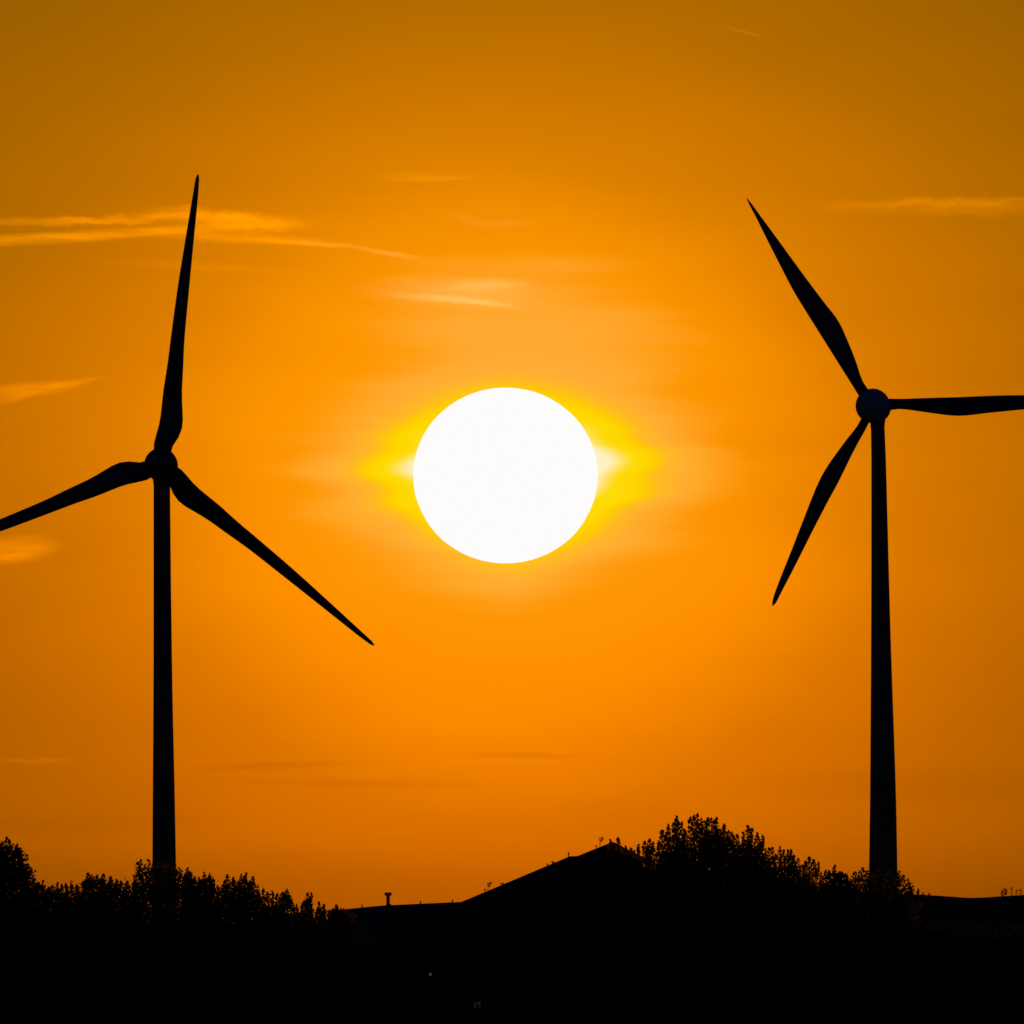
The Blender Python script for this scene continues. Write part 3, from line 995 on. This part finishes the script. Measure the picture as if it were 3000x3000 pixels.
# ------------------------------------------------------------------ weeds on the roofs
def weed(label, D, base_px, height, strokes, lean=4, group='weeds on the roof edges'):
    """Thin stem with leaf strokes; strokes: fraction up the stem, side, length px."""
    s = K * D
    b = at(base_px[0], base_px[1], D)
    root = empty('roof_weed', b)
    tag(root, label, 'plant', group)
    mb = MB()
    tip = at(base_px[0] + lean, base_px[1] - height, D)
    mid = at(base_px[0] + lean * 0.3, base_px[1] - height * 0.5, D)
    mb.tube([at(base_px[0], base_px[1] + 5, D), mid, tip], [1.0 * s, 0.8 * s, 0.5 * s], 5)
    mb.build('stem', M['bark'], root)
    rnd = random.Random(int(base_px[0]))
    for f, side, ln in strokes:
        p = b.lerp(tip, f)
        a = (RIGHT * side + UP * rnd.uniform(0.1, 0.45) + FWD * rnd.uniform(-0.5, 0.5)).normalized()
        n = a.cross(FWD).normalized()
        wd = max(2.0, ln * 0.22) * s
        L = ln * s
        lm = MB()
        q = FWD * (wd * 0.5)
        lm.poly([p, p + a * L * 0.4 + n * wd + q, p + a * L, p + a * L * 0.4 - n * wd + q, p + a * L * 0.4 - q * 0.6],
                [(0, 1, 4), (1, 2, 4), (2, 3, 4), (3, 0, 4)])
        lm.build('leaf', M['broadleaf'], root, fix=False)


full = [(0.45, 1, 6), (0.6, 1, 9), (0.72, -1, 6), (0.78, 1, 11), (0.88, -1, 7), (0.95, 1, 10), (1.0, 1, 7), (0.55, -1, 4)]
DW = D_H + 0.05
weed('lanky weed with leaves on one side low on the long roof slope', DW, (1429, 2608), 22, full)
weed('lanky weed with leaves on one side near the top of the long roof slope', DW, (1757, 2478), 24, full)
weed('small tuft just uphill of the lower lanky weed', DW, (1469, 2593), 5, [(0.4, 1, 8), (0.7, -1, 6), (1, 1, 9), (1, -1, 4)], 1)
weed('tiny tuft at the foot of the lower lanky weed', DW, (1420, 2612), 6, [(0.6, 1, 5), (1, -1, 5), (1, 1, 4)], 0)
weed('tiny tuft below the peg on the long roof slope', DW, (1603, 2537), 5, [(0.5, 1, 5), (1, -1, 4), (1, 1, 4)], 0)
weed('flat tuft nearest below the peg on the long roof slope', DW, (1618, 2531), 6, [(0.3, 1, 9), (0.7, 1, 8), (1, -1, 5), (1, 1, 7)], -1)
weed('tiny tuft at the foot of the upper lanky weed', DW, (1747, 2484), 5, [(0.5, 1, 4), (1, -1, 5), (1, 1, 3)], 0)
weed('leafy tuft on the sagging barn ridge, widest of its row', D_B, (2940, 2627), 22,
     [(0.1, -1, 12), (0.25, 1, 13), (0.4, -1, 14), (0.45, 1, 12), (0.6, -1, 12), (0.65, 1, 13), (0.8, -1, 8), (0.85, 1, 10), (1, -1, 6), (1, 1, 8)], 3)
weed('thin weed with a tufted tip right of the widest tuft on the barn ridge', D_B, (2963, 2626), 24,
     [(0.3, 1, 4), (0.6, -1, 4), (0.8, 1, 5), (1, -1, 5), (1, 1, 5), (0.9, -1, 5)], 1)
weed('short thin weed second from the end of the row on the barn ridge', D_B, (2977, 2625), 16,
     [(0.5, -1, 4), (0.8, 1, 5), (1, -1, 4), (1, 1, 5)], 1)
weed('weed with upright leaves at the right end of the row on the barn ridge', D_B, (2991, 2624), 17,
     [(0.3, -1, 6), (0.6, 1, 6), (0.8, -1, 6), (1, 1, 5), (1, -1, 4)], -1)


# ------------------------------------------------------------------ hedgerows that fill the dark foreground
def hedge(label, D, outline, seed, leaf_px=9):
    rnd = random.Random(seed)
    s = K * D
    root = empty('hedge', Vector((at((outline[0][0] + outline[-1][0]) / 2, 2900, D).x, D, 0)))
    tag(root, label, 'hedge')
    core = MB()
    rings = []
    step = 14
    x = outline[0][0]

    def top(x):
        for (x0, y0), (x1, y1) in zip(outline, outline[1:]):
            if x0 <= x <= x1:
                return y0 + (y1 - y0) * (x - x0) / (x1 - x0)
        return outline[-1][1]
    while x <= outline[-1][0]:
        t = at(x, top(x) + 26 + 16 * mnoise.noise(Vector((x * 0.02, seed, 0))), D)
        w_ = 0.75 + 0.2 * mnoise.noise(Vector((x * 0.013, seed, 3)))
        rings.append([Vector((t.x, D - w_, -0.1)), Vector((t.x, D - w_ * 1.05, t.z * 0.6)), Vector((t.x, D - w_ * 0.6, t.z * 0.95)), Vector((t.x, D, t.z)),
                      Vector((t.x, D + w_ * 0.6, t.z * 0.95)), Vector((t.x, D + w_ * 1.05, t.z * 0.6)), Vector((t.x, D + w_, -0.1))])
        x += step
    core.rings(rings)
    core.build('branches', M['hedge_core'], root, True)
    lv = MB()
    area = leaf_px ** 2 * 0.42
    width = outline[-1][0] - outline[0][0]
    for depth0, depth1, cov in ((-8, 30, 1.6), (30, 420, 0.8)):
        n = int(width * (depth1 - depth0) / area * cov)
        for _ in range(n):
            x = rnd.uniform(outline[0][0], outline[-1][0])
            y = top(x) + rnd.uniform(depth0, depth1)
            if y > 3060:
                continue
            d_ = D - 0.85 + rnd.gauss(0, 0.12) if depth0 > 0 else D + rnd.gauss(0, 0.5)
            leaf(lv, at(x, y, d_), leaf_px * s * rnd.uniform(0.7, 1.4), rnd, 1.1)
    lv.build('foliage', M['hedge'], root, fix=False)['kind'] = 'stuff'


hedge('tall black hedgerow filling the lower left under the left turbine', 428,
      [(-260, 2640), (0, 2650), (250, 2668), (380, 2680), (500, 2692), (640, 2680), (700, 2680), (900, 2700), (1010, 2730), (1180, 2790)], 3)
hedge('tall black hedgerow filling the lower right under the poplars', 430,
      [(1450, 2800), (1620, 2720), (1800, 2640), (1960, 2580), (2100, 2560), (2260, 2590), (2420, 2640), (2500, 2672), (2560, 2696), (2700, 2700), (2900, 2720), (3240, 2700)], 5)


# a climber on the house walls, in front of the small lit panes added for specks of light
def climber(label, D, spots, seed):
    rnd = random.Random(seed)
    s = K * D
    x0, y0 = spots[0][:2]
    b = at(x0, y0, D)
    root = empty('climbing_plant', Vector((b.x, b.y, 0)))
    tag(root, label, 'plant')
    mb = MB()
    mb.tube([Vector((b.x + 0.1, b.y + 0.02, -0.1)), Vector((b.x + 0.12, b.y, b.z * 0.6)), at(x0 + 3, y0 + 6, D), at(x0 - 6, y0 - 30, D)],
            [0.02, 0.016, 0.007, 0.004], 6)
    for k in range(7):
        p = at(x0 + rnd.uniform(-10, 10), y0 + 16, D)
        mb.tube([p, at(x0 + rnd.uniform(-14, 14), y0 - 16, D - 0.02)], [0.006, 0.004], 5)
    mb.build('stem', M['bark'], root)
    lv = MB()
    for x, y, r, n, size in spots:
        for _ in range(n):
            a, q = rnd.uniform(0, 6.283), math.sqrt(rnd.random()) * r
            leaf(lv, at(x + q * math.cos(a), y + q * math.sin(a), D + rnd.uniform(-0.06, 0.02)), size * s * rnd.uniform(0.7, 1.3), rnd, 1.2)
    lv.build('foliage', M['hedge'], root, fix=False)['kind'] = 'stuff'


climber('straggly climber half covering the small dim lit pane', wy - 0.16, [(1398, 2944, 22, 40, 9), (1398, 2985, 40, 120, 10), (1385, 2915, 26, 40, 9)], 21)
